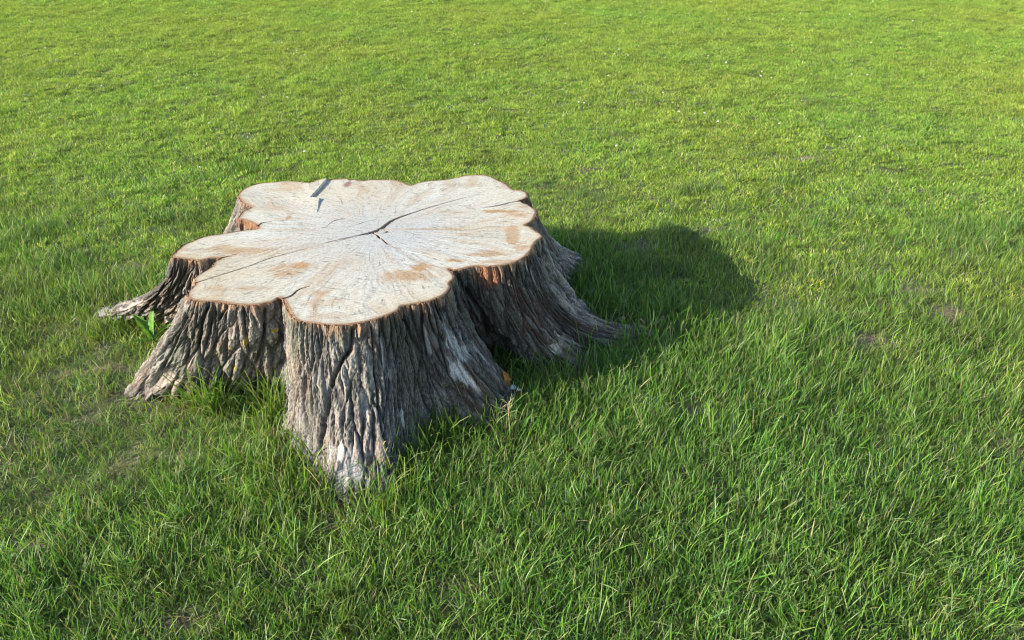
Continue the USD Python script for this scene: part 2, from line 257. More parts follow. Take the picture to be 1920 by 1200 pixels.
for px, py, ra, rv in ((460,640,.012,.025),(432,655,.008,.01),(438,690,.008,.015),(515,620,.01,.01)):
    yel = np.maximum(yel, 1 - sstep(.5, 1.1, dloc(spot(px, py), ra, rv) + 1.4 * edgew))
bcol = bcol * (1 - yel[..., None]) + yel[..., None] * np.array((0.22, 0.16, 0.025))
bcol = np.clip(bcol, 0.01, 0.8)
ii, jj = np.meshgrid(np.arange(NR - 1), np.arange(NC), indexing='ij')
q = np.stack([ii * NC + jj, (ii + 1) * NC + jj, (ii + 1) * NC + (jj + 1) % NC, ii * NC + (jj + 1) % NC], -1).reshape(-1, 4)
bm = trimesh.Trimesh(W.reshape(-1, 3), np.vstack([q[:, [0, 1, 2]], q[:, [0, 2, 3]]]), process=False)
bq = np.array(bm.faces)
nv = np.cross(W[1:, :] - W[:-1, :], np.roll(W, -1, 1)[:-1] - W[:-1])
if (nv * N_[:-1]).sum() < 0: bq = bq[:, ::-1]
bark_m = usdkit.material(stage, '/World/Looks/bark', {
    'a': ('attribute', {'attribute': 'tint'}), 'g': ('geometry', {}), 'map': ('mapping', {'scale': (1.0, 1.0, 0.35)}),
    'n': ('noise_texture', {'scale': 260.0, 'detail': 5.0, 'roughness': 0.65}), 'n2': ('noise_texture', {'scale': 700.0, 'detail': 2.0}),
    'r': ('map_range', {'from_min': 0.3, 'from_max': 0.7, 'to_min': 0.45, 'to_max': 1.65}), 'mx': ('mix', {'mix_type': 'multiply', 'fac': 1.0}),
    'b': ('bump', {'strength': 0.9, 'distance': 0.003}), 'p': ('principled_bsdf', {'roughness': 0.85, 'specular_ior_level': 0.25})},
    [('g.position', 'map.vector'), ('map.vector', 'n.vector'), ('g.position', 'n2.vector'), ('n.fac', 'r.value'), ('a.color', 'mx.color1'), ('r.result', 'mx.color2'), ('mx.color', 'p.base_color'), ('n.fac', 'b.height'), ('b.normal', 'p.normal')], surface='p.BSDF')
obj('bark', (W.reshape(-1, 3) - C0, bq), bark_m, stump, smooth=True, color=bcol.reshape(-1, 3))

# brown torn rim between the sawn face and the bark
KR = 5
inner = np.concatenate([Tp, np.full((NC, 1), H - 0.0015)], 1)
tt = np.linspace(0, 1, KR)[:, None, None]
rim = inner[None] * (1 - tt) + W[0][None] * tt
rim[1:-1, :, 2] += 0.004 * (noise2(np.tile(arc, (KR - 2, 1)) * 160, np.tile(np.arange(KR - 2)[:, None] * 3.1, (1, NC)), 81) - 0.45) + 0.001
ii, jj = np.meshgrid(np.arange(KR - 1), np.arange(NC), indexing='ij')
rq = np.stack([ii * NC + jj, (ii + 1) * NC + jj, (ii + 1) * NC + (jj + 1) % NC, ii * NC + (jj + 1) % NC], -1).reshape(-1, 4)
rt = trimesh.Trimesh(rim.reshape(-1, 3), np.vstack([rq[:, [0, 1, 2]], rq[:, [0, 2, 3]]]), process=False)
rf = np.array(rt.faces)
if rt.face_normals[:, 2].sum() < 0: rf = rf[:, ::-1]
rn = noise2(np.tile(arc, (KR, 1)) * 70, np.tile(np.arange(KR)[:, None] * 1.7, (1, NC)), 82)
rcol = lerp((0.050, 0.026, 0.016), (0.17, 0.092, 0.050), sstep(.3, .75, rn))
obj('bark_rim', (rim.reshape(-1, 3) - C0, rf), bark_m, stump, smooth=True, color=rcol.reshape(-1, 3))

# sawn face
poly = Polygon(Tp).buffer(0)
CR = {  # cracks: line, half width from start to end, depth
 'main': ([(-0.560,2.728),(-0.543,2.734),(-0.517,2.752),(-0.491,2.788),(-0.462,2.86),(-0.417,2.913),(-0.34,2.985),(-0.218,3.083),(-0.133,3.136)], [.0035,.008,.010,.0085,.0065,.004,.0020,.0014,.0005], .05),
 'left': ([(-0.545,2.731),(-0.59,2.71),(-0.652,2.672),(-0.711,2.63),(-0.784,2.572),(-0.848,2.528),(-0.897,2.473),(-0.954,2.42),(-1.003,2.376),(-1.045,2.335)], [.0035,.0022,.0014,.0009,.0013,.0020,.0022,.0018,.0020,.0024], .011),
 'front': ([(-0.520,2.745),(-0.503,2.729),(-0.477,2.686),(-0.443,2.639),(-0.39,2.594),(-0.32,2.563),(-0.261,2.528),(-0.203,2.498)], [.005,.004,.006,.002,.0010,.0008,.0008,.0006], .03),
 'wedge': ([(-0.497,2.776),(-0.470,2.765),(-0.468,2.748),(-0.485,2.742)], [.001,.003,.003,.001], .02),
 'slit_r': ([(0.055,3.068),(0.0,3.053),(-0.032,3.03),(-0.075,3.007),(-0.113,2.996)], [.006,.003,.004,.004,.001], .03),
 'slit_f': ([(-0.735,2.228),(-0.706,2.249),(-0.691,2.293),(-0.660,2.320)], [.005,.004,.003,.0008], .03),
 'slit_fr': ([(-0.205,2.446),(-0.237,2.456),(-0.265,2.467),(-0.300,2.49)], [.005,.002,.0015,.001], .02),
 'slit_l': ([(-0.966,2.80),(-0.956,2.839),(-0.920,2.855)], [.004,.004,.001], .02),
 'slit_l2': ([(-1.02,2.528),(-0.99,2.545),(-0.975,2.54)], [.004,.003,.001], .02),
 'check_a': ([(-0.704,2.803),(-0.687,2.855),(-0.66,2.876),(-0.63,2.881)], [.0006,.0016,.0016,.0006], .012),
 'check_b': ([(-0.63,2.79),(-0.583,2.829),(-0.554,2.855),(-0.50,2.88)], [.0004,.0012,.001,.0004], .01),
 'check_c': ([(-0.317,2.686),(-0.273,2.681),(-0.205,2.668)], [.0005,.0014,.0004], .01),
 'check_d': ([(-0.56,2.715),(-0.61,2.69),(-0.64,2.665)], [.0006,.0015,.0004], .01),
 'check_e': ([(-0.95,2.44),(-0.86,2.49),(-0.78,2.545)], [.0003,.0009,.0003], .006),
 'check_g': ([(-0.90,3.25),(-0.895,3.275)], [.0006,.002], .01),
}
_rc = np.random.default_rng(77)
for k in range(26):
    a0 = _rc.uniform(0, 2 * math.pi); r0 = _rc.uniform(.05, .42); ln_ = _rc.uniform(.03, .10); wob = _rc.uniform(-.10, .10)
    CR[f'hair_{k}'] = ([(-0.515 + r_ * math.cos(a0 + wob * q_), 2.75 + r_ * math.sin(a0 + wob * q_)) for r_, q_ in ((r0, 0), (r0 + ln_ / 2, .5), (r0 + ln_, .8))], [.0002, .0007, .0002], .004)
pts = [Tp]
x0, y0, x1, y1 = poly.bounds; st = 0.0032
X, Y = np.meshgrid(np.arange(x0, x1, st), np.arange(y0, y1, st)); X[1::2] += st / 2
g = np.stack([X.ravel(), Y.ravel()], -1) + rng.uniform(-.0006, .0006, (X.size, 2))
inset = poly.buffer(-0.0022); shapely.prepare(inset)
g = g[shapely.contains_xy(inset, g[:, 0], g[:, 1])]
lines = {}; CR = {k: v for k, v in CR.items() if not k.startswith('hair') or poly.buffer(-.03).contains(LineString(v[0]))}
for k, (ln, wd, dp) in CR.items():
    n = max(8, int(LineString(ln).length / 0.0016)); c = catmull(ln, n, closed=False); c = np.vstack([c, [ln[-1]]])
    c = c + 0.0022 * np.stack([noise2(c[:, 0] * 120, c[:, 1] * 120, 91) - .5, noise2(c[:, 0] * 120 + 5, c[:, 1] * 120, 92) - .5], -1)
    lw = np.interp(np.linspace(0, 1, len(c)), np.linspace(0, 1, len(wd)), wd) * (0.7 + 0.6 * noise2(c[:, 0] * 150, c[:, 1] * 150, 93))
    lines[k] = (c, lw, dp)
STEP = np.array([(-0.803,3.318),(-0.810,3.25),(-0.828,3.10),(-0.790,3.088),(-0.780,3.03),(-0.768,2.95)])
allc = np.vstack([v[0] for v in lines.values()]); allw = np.concatenate([v[1] for v in lines.values()]); alld = np.concatenate([np.full(len(v[0]), v[2]) for v in lines.values()])
ctree = cKDTree(allc)
extra = []
tn = {k: np.gradient(v[0], axis=0) for k, v in lines.items()}
for k, (c, lw, dp) in lines.items():
    t = tn[k]; nrm = np.stack([-t[:, 1], t[:, 0]], -1); nrm /= np.linalg.norm(nrm, axis=1, keepdims=True) + 1e-12
    for m in (0.0, -0.45, 0.45, -0.95, 0.95, -1.12, 1.12): extra.append(c + nrm * (lw * m)[:, None] + nrm * 0.0003 * np.sign(m))
sl = np.stack([np.interp(np.linspace(0, 5, 500), np.arange(6), STEP[:, k]) for k in (0, 1)], -1)
stn = np.gradient(sl, axis=0); stn = np.stack([-stn[:, 1], stn[:, 0]], -1); stn /= np.linalg.norm(stn, axis=1, keepdims=True)
for m in (-0.0045, -0.003, -0.0016, -0.0006, 0.0006, 0.0016, 0.003, 0.0045): extra.append(sl + stn * m)
extra = np.vstack(extra); extra = extra[shapely.contains_xy(inset, extra[:, 0], extra[:, 1])]
dg, ig = ctree.query(g); g = g[dg > allw[ig] * 1.2 + 0.0009]
ds_ = cKDTree(np.vstack([sl + stn * m for m in (-0.001, 0.001)])).query(g)[0]; g = g[ds_ > 0.0018]
P2 = np.vstack([Tp, g, extra]); P2 = P2 + 1e-7 * rng.standard_normal(P2.shape)
tri = Delaunay(P2).simplices
cc = P2[tri].mean(1); shapely.prepare(poly); tri = tri[shapely.contains_xy(poly, cc[:, 0], cc[:, 1])]
x, y = P2[:, 0], P2[:, 1]
PITH = np.array([-0.515, 2.75])
rx, ry = x - PITH[0], y - PITH[1]; rr = np.hypot(rx, ry); ang = np.arctan2(ry, rx)
ed = cKDTree(top0).query(P2)[0]
ringd = rr * (ed / (ed + rr + 1e-6)) + (0.36 - ed) * (rr / (ed + rr + 1e-6))      # from the pith's circles to the outline's shape
d_, i_ = ctree.query(P2); prof = np.clip(1 - d_ / np.maximum(allw[i_], 1e-4), 0, 1)
crk = sstep(0.0, 0.55, prof)
# saw step: the left side of the line stands higher, fading away from it
o_ = np.argsort(STEP[:, 1]); side = np.interp(y, STEP[o_, 1], STEP[o_, 0]) + .007 * (fbm2(x * 0 + 3.1, y * 45, 3, 121) - .5) - x
hs = np.interp(y, [2.93, 2.96, 3.04, 3.09, 3.25, 3.33], [0, 0.0015, 0.0035, 0.0075, 0.009, 0.0075])
stepz = np.where(side > 0, hs * np.exp(-np.clip(side, 0, 1) / 0.10), -0.2 * hs * np.exp(-np.abs(side) / 0.10))
saw = noise2(ang * 55, rr * 3.0, 95) - .5; saw2 = noise2(x * 90 + y * 210, x * 6, 96) - .5
kerf = np.sin((x * 0.35 + y) * 2 * np.pi / 0.011 + 3 * fbm2(x * 6, y * 6, 2, 97))
zz = H - alld[i_] * crk + stepz + 0.010 * (fbm2(x * 2.2, y * 2.2, 2, 98) - .5) * sstep(0, .1, ed) + 0.0004 * saw + 0.0006 * saw2 + 0.0003 * kerf * (noise2(x * 5, y * 5, 99) > .5)
zz[:NC] = H - 0.0015
# colour of the wood
big = fbm2(x * 3.2, y * 3.2, 3, 101); ang = ang + .35 * (fbm2(x * 5, y * 5, 3, 112) - .5); streak = fbm2(ang * 9 + 20, rr * 7.0, 5, 102); streak2 = fbm2(ang * 110, rr * 9, 3, 103); rings = 0.5 + 0.5 * np.sin(ringd * 2 * np.pi / 0.0105 + 4 * fbm2(x * 8, y * 8, 2, 104))
cream, white, greyb, tan = np.array((0.295, 0.262, 0.196)), np.array((0.330, 0.328, 0.292)), np.array((0.245, 0.255, 0.268)), np.array((0.235, 0.150, 0.080))
wc = lerp(cream, white, sstep(.3, .7, 0.75 * big + 0.25 * streak))
ctr = np.exp(-(rr / 0.30) ** 2) * (0.60 + 1.2 * (big - .45) + .4 * (streak - .5)); wc = wc * (1 - np.clip(ctr, 0, .85)[:, None]) + np.clip(ctr, 0, .85)[:, None] * greyb
gs = sstep(.52, .72, fbm2(ang * 40 + 3, rr * 7, 4, 105)) * .45; wc = wc * (1 - gs[:, None]) + gs[:, None] * np.array((0.185, 0.180, 0.176))
ts = sstep(.50, .68, fbm2(ang * 13, rr * 6 + 3, 5, 106)) * .40 * sstep(.1, .3, rr); wc = wc * (1 - ts[:, None]) + ts[:, None] * tan
st_ = np.zeros_like(x); ew = .7 * (fbm2(x * 22, y * 22, 4, 107) - .5) + .8 * (fbm2(ang * 30, rr * 12, 4, 113) - .5)
for sx, sy, ax, ay, k in ((-.93,2.59,.13,.035,.6),(-.75,2.465,.10,.04,.7),(-.735,2.47,.05,.035,.9),(-.77,2.42,.07,.05,.6),(-.31,2.45,.05,.06,.9),(-.33,2.40,.11,.05,.75),(-.40,2.38,.08,.06,.4),(-.11,2.56,.12,.03,.8),(.0,2.72,.03,.13,.7),(.03,2.92,.05,.03,.7),(-.04,2.955,.11,.022,.9),(-.868,2.90,.02,.05,.7),(-.30,2.78,.20,.012,.6),(-.20,2.51,.06,.02,.9),(-.05,2.50,.10,.02,.6),(-.95,2.30,.05,.03,.5),(-.6,2.20,.08,.04,.35),(-.98,3.2,.08,.03,.35),(-.2,3.25,.1,.04,.35),(-.62,2.27,.05,.03,.5),(-1.05,2.62,.06,.03,.5),(.03,2.62,.035,.06,.55),(.04,3.0,.04,.02,.6),(-.25,2.95,.10,.02,.35),(-.85,2.30,.07,.025,.45),(-.55,2.12,.07,.02,.4),(-.9,2.87,.09,.02,.4)):
    c_, s_ = np.cos(math.atan2(sy - PITH[1], sx - PITH[0])), np.sin(math.atan2(sy - PITH[1], sx - PITH[0]))
    d = np.hypot((x - sx) / ax, (y - sy) / ay) + 1.9 * ew + .6 * (streak2 - .5)
    st_ = np.maximum(st_, 1.1 * k * (1 - sstep(.35, 1.1, d)) * (.6 + .8 * streak2))
wc = wc * (1 - st_[:, None]) + st_[:, None] * lerp((0.175, 0.102, 0.046), (0.275, 0.190, 0.105), streak2)
fl = sstep(.60, .80, fbm2(ang * 150, rr * 26, 2, 110)); fl2 = sstep(.62, .8, fbm2(x * 60 + y * 160, y * 40 - x * 20, 2, 111))
wc *= (1 + 0.25 * (streak2 - .5) + 0.07 * (rings - .5) + 0.55 * (noise2(x * 330, y * 210, 108) - .5) - .55 * fl - .45 * fl2)[:, None]
bd = (1 - sstep(0.004, 0.0105, ed + .005 * (noise2(x * 60, y * 60, 109) - .5))); wc = wc * (1 - bd[:, None]) + bd[:, None] * np.array((0.095, 0.050, 0.030))
kd = np.hypot((x + .705) / .020, (y - 3.262) / .045) + 1.2 * ew; kk = (1 - sstep(.4, 1.1, kd)) * .85; wc = wc * (1 - kk[:, None]) + kk[:, None] * np.array((.13, .062, .05))
bd2 = (1 - sstep(0.010, 0.03, ed)) * .35; wc = wc * (1 - bd2[:, None]) + bd2[:, None] * np.array((0.26, 0.19, 0.115))
lip = np.clip(1 - (d_ - allw[i_]) / 0.003, 0, 1) * (allw[i_] > .0012); wc = wc * (1 - .55 * lip[:, None]) + .55 * lip[:, None] * np.array((0.14, 0.078, 0.046))
wc = wc * (1 - .9 * crk[:, None]) + .9 * crk[:, None] * np.array((0.06, 0.04, 0.028))
wood_m = usdkit.material(stage, '/World/Looks/sawn_wood', {
    'a': ('attribute', {'attribute': 'tint'}), 'g': ('geometry', {}), 'n': ('noise_texture', {'scale': 320.0, 'detail': 4.0, 'roughness': 0.7}),
    'r': ('map_range', {'from_min': 0.3, 'from_max': 0.7, 'to_min': 0.82, 'to_max': 1.16}), 'mx': ('mix', {'mix_type': 'multiply', 'fac': 1.0}),
    'b': ('bump', {'strength': 0.5, 'distance': 0.0015}), 'p': ('principled_bsdf', {'roughness': 0.8, 'specular_ior_level': 0.2})},
    [('g.position', 'n.vector'), ('n.fac', 'r.value'), ('a.color', 'mx.color1'), ('r.result', 'mx.color2'), ('mx.color', 'p.base_color'), ('n.fac', 'b.height'), ('b.normal', 'p.normal')], surface='p.BSDF')
face = trimesh.Trimesh(np.stack([x, y, zz], -1) - C0, tri, process=False); ff_ = np.array(face.faces)
flip = face.face_normals[:, 2] < 0; ff_[flip] = ff_[flip][:, ::-1]
obj('sawn_face', (face.vertices, ff_), wood_m, stump, smooth=True, color=np.clip(wc, .01, .8))

# ------------------------------------------------------------------ grass
def blade(rg, L, w, lean, curl, yaw, base, segs=4, blunt=False):
    """One blade as a ribbon: points from the root to the tip, tapering; returns vertices, faces, tip fraction."""
    t = np.linspace(0, 1, segs + 1); a = lean + curl * t ** 1.5
    dl = L / segs; r = np.concatenate([[0], np.cumsum(np.sin(a[:-1]) * dl)]); z = np.concatenate([[0], np.cumsum(np.cos(a[:-1]) * dl)])
    d = np.array([math.cos(yaw), math.sin(yaw), 0]); s = yaw + math.pi / 2 + rg.normal(0, .5); sd_ = np.array([math.cos(s), math.sin(s), 0])
    c = base + r[:, None] * d + z[:, None] * np.array([0, 0, 1.0])
    wt = w * (np.array([.75, 1, .95, .75, .45 if blunt else .06]) if segs == 4 else np.interp(t, [0, .25, .7, 1], [.75, 1, .8, .4 if blunt else .05]))
    v = np.concatenate([c - sd_ * wt[:, None] / 2, c + sd_ * wt[:, None] / 2]); n = segs + 1
    f = [];
    for k in range(segs): f += [(k, k + n, k + n + 1), (k, k + n + 1, k + 1)]
    return v, np.array(f), np.concatenate([t, t])
GREENS = np.array([(0.080, 0.185, 0.014), (0.098, 0.205, 0.014), (0.125, 0.225, 0.016), (0.062, 0.155, 0.018), (0.150, 0.235, 0.022), (0.235, 0.285, 0.075)])
STRAW = np.array([(0.22, 0.205, 0.085), (0.18, 0.160, 0.070), (0.27, 0.25, 0.125)])
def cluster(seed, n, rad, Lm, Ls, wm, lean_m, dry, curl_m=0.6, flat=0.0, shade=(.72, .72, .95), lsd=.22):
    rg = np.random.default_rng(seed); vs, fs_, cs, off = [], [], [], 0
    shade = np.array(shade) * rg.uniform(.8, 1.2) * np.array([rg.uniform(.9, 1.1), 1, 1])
    for _ in range(n):
        a, r = rg.uniform(0, 2 * math.pi), rad * math.sqrt(rg.uniform()); b = np.array([r * math.cos(a), r * math.sin(a), -0.006])
        L = max(.012, rg.normal(Lm, Ls)); isdry = rg.uniform() < dry
        lean = abs(rg.normal(lean_m, lsd)); curl = rg.normal(curl_m, .5)
        if rg.uniform() < flat: lean = rg.uniform(1.0, 1.45); curl = rg.normal(0, .25); b[2] = rg.uniform(0.0, .012)
        v, f, t = blade(rg, L, max(.0012, rg.normal(wm, wm * .25)), lean, curl, rg.uniform(0, 2 * math.pi), b, blunt=rg.uniform() < .7)
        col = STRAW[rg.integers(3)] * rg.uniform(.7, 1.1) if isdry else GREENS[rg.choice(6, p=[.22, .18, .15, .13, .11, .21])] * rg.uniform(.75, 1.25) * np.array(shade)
        root = np.array((0.065, 0.080, 0.022)) if not isdry else col * .8  # green blades darkened at the root to paint shade into the gaps
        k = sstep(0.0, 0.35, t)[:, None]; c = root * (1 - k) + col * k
        if not isdry and rg.uniform() < .4: c = c * (1 - sstep(.8, 1, t)[:, None] * .6) + sstep(.8, 1, t)[:, None] * .6 * np.array((.27, .29, .11))
        vs.append(v); fs_.append(f + off); cs.append(c); off += len(v)
    return np.vstack(vs), np.vstack(fs_), np.vstack(cs)
grass_m = usdkit.material(stage, '/World/Looks/grass_blade', {
    'a': ('attribute', {'attribute': 'tint'}), 'g': ('geometry', {}),
    'n1': ('noise_texture', {'scale': 0.55, 'detail': 3.0}), 'n2': ('noise_texture', {'scale': 4.0, 'detail': 3.0}),
    'h1': ('map_range', {'from_min': 0.35, 'from_max': 0.65, 'to_min': 0.485, 'to_max': 0.512}),
    'v2': ('map_range', {'from_min': 0.3, 'from_max': 0.7, 'to_min': 0.8, 'to_max': 1.2}),
    'hs': ('hsv', {'saturation': 1.0, 'fac': 1.0}), 'tr': ('mix', {'mix_type': 'multiply', 'fac': 1.0, 'color2': (1.35, 1.3, 0.7)}),
    'p': ('principled_bsdf', {'roughness': 0.5, 'specular_ior_level': 0.22}), 't': ('translucent_bsdf', {}), 'mx': ('mix_closure', {'fac': 0.40})},
    [('g.position', 'n1.vector'), ('g.position', 'n2.vector'), ('n1.fac', 'h1.value'), ('n2.fac', 'v2.value'), ('h1.result', 'hs.hue'), ('v2.result', 'hs.value'), ('a.color', 'hs.color'),
     ('hs.color', 'p.base_color'), ('hs.color', 'tr.color1'), ('tr.color', 't.color'), ('p.BSDF', 'mx.closure1'), ('t.BSDF', 'mx.closure2')], surface='mx.closure')

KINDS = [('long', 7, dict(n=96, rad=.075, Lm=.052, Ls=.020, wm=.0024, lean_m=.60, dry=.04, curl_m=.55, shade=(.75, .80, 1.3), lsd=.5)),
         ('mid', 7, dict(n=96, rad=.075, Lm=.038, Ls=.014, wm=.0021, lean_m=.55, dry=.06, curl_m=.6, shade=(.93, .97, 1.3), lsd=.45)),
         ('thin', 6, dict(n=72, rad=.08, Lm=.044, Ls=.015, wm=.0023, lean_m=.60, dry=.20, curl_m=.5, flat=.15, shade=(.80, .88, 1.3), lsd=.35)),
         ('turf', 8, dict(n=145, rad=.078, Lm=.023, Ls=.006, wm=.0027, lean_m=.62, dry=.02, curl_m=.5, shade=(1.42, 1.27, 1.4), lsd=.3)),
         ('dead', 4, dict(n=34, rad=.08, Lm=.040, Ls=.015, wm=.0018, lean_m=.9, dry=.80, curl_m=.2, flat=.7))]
# candidates on a jittered lattice within what the picture shows, and a margin
st = 0.056
gx_, gy_ = np.meshgrid(np.arange(-9.6, 9.6, st), np.arange(0.75, 14.5, st))
gx_ = (gx_ + rng.uniform(-st / 2, st / 2, gx_.shape)).ravel(); gy_ = (gy_ + rng.uniform(-st / 2, st / 2, gy_.shape)).ravel()
keep = np.abs(gx_) < 0.70 * np.hypot(gy_, 1.0) + 0.45
gx_, gy_ = gx_[keep], gy_[keep]
keep = rng.uniform(size=len(gx_)) < np.where(gy_ < 5, 1.0, 0.95); gx_, gy_ = gx_[keep], gy_[keep]
inn = foot_poly.buffer(-0.035); shapely.prepare(inn)
keep = ~shapely.contains_xy(inn, gx_, gy_); gx_, gy_ = gx_[keep], gy_[keep]
soil = blobs(SOIL, gx_, gy_); dark = blobs(DARK, gx_, gy_)
# length of the grass: long to the front and right of the stump, worn short to its left and behind it
worn = np.clip(np.exp(-(((gx_ + 1.45) / .50) ** 2 + ((gy_ - 2.05) / .42) ** 2)) * .95 + .0 * gx_ + .6 * np.exp(-(((gx_ - .3) / .5) ** 2 + ((gy_ - 4.3) / .35) ** 2)) + .5 * np.exp(-(((gx_ + 1.6) / .35) ** 2 + ((gy_ - 2.6) / .3) ** 2)), 0, 1)
pn = fbm2(gx_ * 1.6, gy_ * 1.6, 3, 131); pn2 = fbm2(gx_ * 5, gy_ * 5, 3, 132)
longness = 0.30 + .55 * np.exp(-((gy_ - 1.5) / 1.6) ** 2) + .35 * np.exp(-(((gx_ - .45) / .6) ** 2 + ((gy_ - 2.8) / .7) ** 2)) + (1.2 * (pn - .5) + 1.3 * (pn2 - .5)) * np.where(gy_ > 3.2, .45, 1) + .45 * np.exp(-foot_tree.query(np.stack([gx_, gy_], -1))[0] / .07) * (gx_ > -1.0) - .7 * worn + .35 * dark
foot_d = foot_tree.query(np.stack([gx_, gy_], -1))[0]
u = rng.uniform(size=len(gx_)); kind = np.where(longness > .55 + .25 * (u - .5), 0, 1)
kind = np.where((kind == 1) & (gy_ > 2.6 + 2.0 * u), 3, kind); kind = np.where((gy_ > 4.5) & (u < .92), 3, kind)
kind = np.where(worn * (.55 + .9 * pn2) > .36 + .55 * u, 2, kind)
u2 = rng.uniform(size=len(gx_)); kind = np.where((worn > .5) & (u2 < .08), 4, kind); kind = np.where((soil > .3) & (u2 < .55), 4, kind); kind = np.where((foot_d < .09) & (u2 < .22), 4, kind)
drop = (rng.uniform(size=len(gx_)) < 1.15 * soil) | ((pn2 < .28) & (gy_ < 3) & (rng.uniform(size=len(gx_)) < .4))
gx_, gy_, kind, longness, dark = gx_[~drop], gy_[~drop], kind[~drop], longness[~drop], dark[~drop]
bx_, by_ = [], []
pi = UsdGeom.PointInstancer.Define(stage, '/World/grass'); tag(pi.GetPrim(), 'dense green lawn grass with some dry straw blades', None, None, 'stuff')
protos, first = [], []
for name, nvar, kw in KINDS:
    first.append(len(protos))
    for k in range(nvar):
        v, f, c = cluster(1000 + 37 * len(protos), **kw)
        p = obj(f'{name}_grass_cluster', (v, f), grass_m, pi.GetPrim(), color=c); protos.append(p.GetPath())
pi.CreatePrototypesRel().SetTargets(protos)
nvar = np.array([k[1] for k in KINDS]); first = np.array(first)
idx = first[kind] + (rng.integers(0, 1000, len(kind)) % nvar[kind])
z_ = ground_z(gx_, gy_)
sc = np.clip(0.72 + .42 * np.clip(longness, 0, 1.1), .6, 1.3) * rng.uniform(.8, 1.2, len(kind)); sc = sc * (1 + .55 * np.exp(-foot_tree.query(np.stack([gx_, gy_], -1))[0] / .06) * (kind < 2))
yaw = rng.uniform(0, 2 * np.pi, len(kind)); tilt = np.abs(rng.normal(0, .28, len(kind))); tdir = rng.uniform(0, 2 * np.pi, len(kind))
# quaternion: yaw, then a slight tilt about a horizontal axis
qy = np.stack([np.cos(yaw / 2), 0 * yaw, 0 * yaw, np.sin(yaw / 2)], -1); qt = np.stack([np.cos(tilt / 2), np.sin(tilt / 2) * np.cos(tdir), np.sin(tilt / 2) * np.sin(tdir), 0 * tilt], -1)
def qmul(a, b):
    w1, x1_, y1_, z1 = a.T; w2, x2_, y2_, z2 = b.T
    return np.stack([w1*w2-x1_*x2_-y1_*y2_-z1*z2, w1*x2_+x1_*w2+y1_*z2-z1*y2_, w1*y2_-x1_*z2+y1_*w2+z1*x2_, w1*z2+x1_*y2_-y1_*x2_+z1*w2], -1)
Q = qmul(qt, qy)
pi.CreateProtoIndicesAttr(Vt.IntArray.FromNumpy(idx.astype(np.int32)))
pi.CreatePositionsAttr(Vt.Vec3fArray.FromNumpy(np.stack([gx_, gy_, z_], -1).astype(np.float32)))
pi.CreateScalesAttr(Vt.Vec3fArray.FromNumpy(np.stack([sc * .5 + .5, sc * .5 + .5, sc], -1).astype(np.float32)))
pi.CreateOrientationsAttr(Vt.QuathArray([Gf.Quath(float(a), float(b), float(c), float(d)) for a, b, c, d in Q]))
print('grass clusters', len(kind), 'bark verts', W.size // 3, 'face verts', len(P2))

# ------------------------------------------------------------------ single plants and small things
def gpt(px, py, dz=0.0):
    x, y = at(px, py); x, y = float(x), float(y)
    return x, y, float(ground_z(np.array([x]), np.array([y]))[0]) + dz
for px, py, kw, lab in (
    (396, 768, dict(n=150, rad=.065, Lm=.20, Ls=.05, wm=.0038, lean_m=.40, dry=.05, curl_m=.9), 'big spiky grass tuft growing against the front left bark of the stump'),
    (520, 785, dict(n=70, rad=.05, Lm=.165, Ls=.035, wm=.0032, lean_m=.3, dry=.06, curl_m=.6), 'upright grass tuft in the cleft between the two front lobes'),
    (1010, 700, dict(n=70, rad=.06, Lm=.13, Ls=.035, wm=.0032, lean_m=.6, dry=.03, curl_m=.9), 'shaded grass tuft in the cleft right of the front lobe'),
    (195, 628, dict(n=90, rad=.085, Lm=.095, Ls=.02, wm=.0030, lean_m=.5, dry=.03, curl_m=.7), 'bushy low grass tuft before the thin left root'),
    (835, 815, dict(n=55, rad=.06, Lm=.12, Ls=.03, wm=.0030, lean_m=.5, dry=.10, curl_m=.7), 'straggling grass tuft at the right foot of the front lobe'),
    (612, 925, dict(n=80, rad=.07, Lm=.10, Ls=.03, wm=.0028, lean_m=.4, dry=.06, curl_m=.8), 'grass tuft overlapping the left of the lowest front foot'),
    (735, 935, dict(n=80, rad=.07, Lm=.10, Ls=.03, wm=.0028, lean_m=.4, dry=.06, curl_m=.8), 'grass tuft overlapping the right of the lowest front foot'),
    (1050, 725, dict(n=90, rad=.08, Lm=.11, Ls=.03, wm=.0028, lean_m=.4, dry=.03, curl_m=.8), 'sunlit grass tuft before the right lobe of the stump'),
    (450, 318, dict(n=80, rad=.12, Lm=.10, Ls=.02, wm=.0045, lean_m=.6, dry=.0, curl_m=.7), 'dark long grass tuft in the lawn behind the back left lobe')):
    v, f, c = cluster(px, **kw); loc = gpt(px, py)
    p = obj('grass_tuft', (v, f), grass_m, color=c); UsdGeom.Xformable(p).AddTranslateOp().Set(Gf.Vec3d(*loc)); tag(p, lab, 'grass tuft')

def plain(name, col, rough=.6, trans=0.0, scale=80.0, var=.35):
    nodes = {'g': ('geometry', {}), 'n': ('noise_texture', {'scale': scale, 'detail': 4.0}), 'r': ('rgb_ramp', {'ramp': [(.3, tuple(c * (1 - var) for c in col)), (.7, tuple(c * (1 + var) for c in col))]}),
             'p': ('principled_bsdf', {'roughness': rough}), 't': ('translucent_bsdf', {}), 'm': ('mix_closure', {'fac': trans})}
    return usdkit.material(stage, '/World/Looks/' + name, nodes, [('g.position', 'n.vector'), ('n.fac', 'r.fac'), ('r.color', 'p.base_color'), ('r.color', 't.color'), ('p.BSDF', 'm.closure1'), ('t.BSDF', 'm.closure2')], surface='m.closure')
weed_m = plain('weed_leaf', (.085, .20, .022), .5, .35); dead_m = plain('dead_leaf', (.42, .17, .025), .6, .25); scrap_m = plain('white_scrap', (.55, .56, .58), .7, .2)
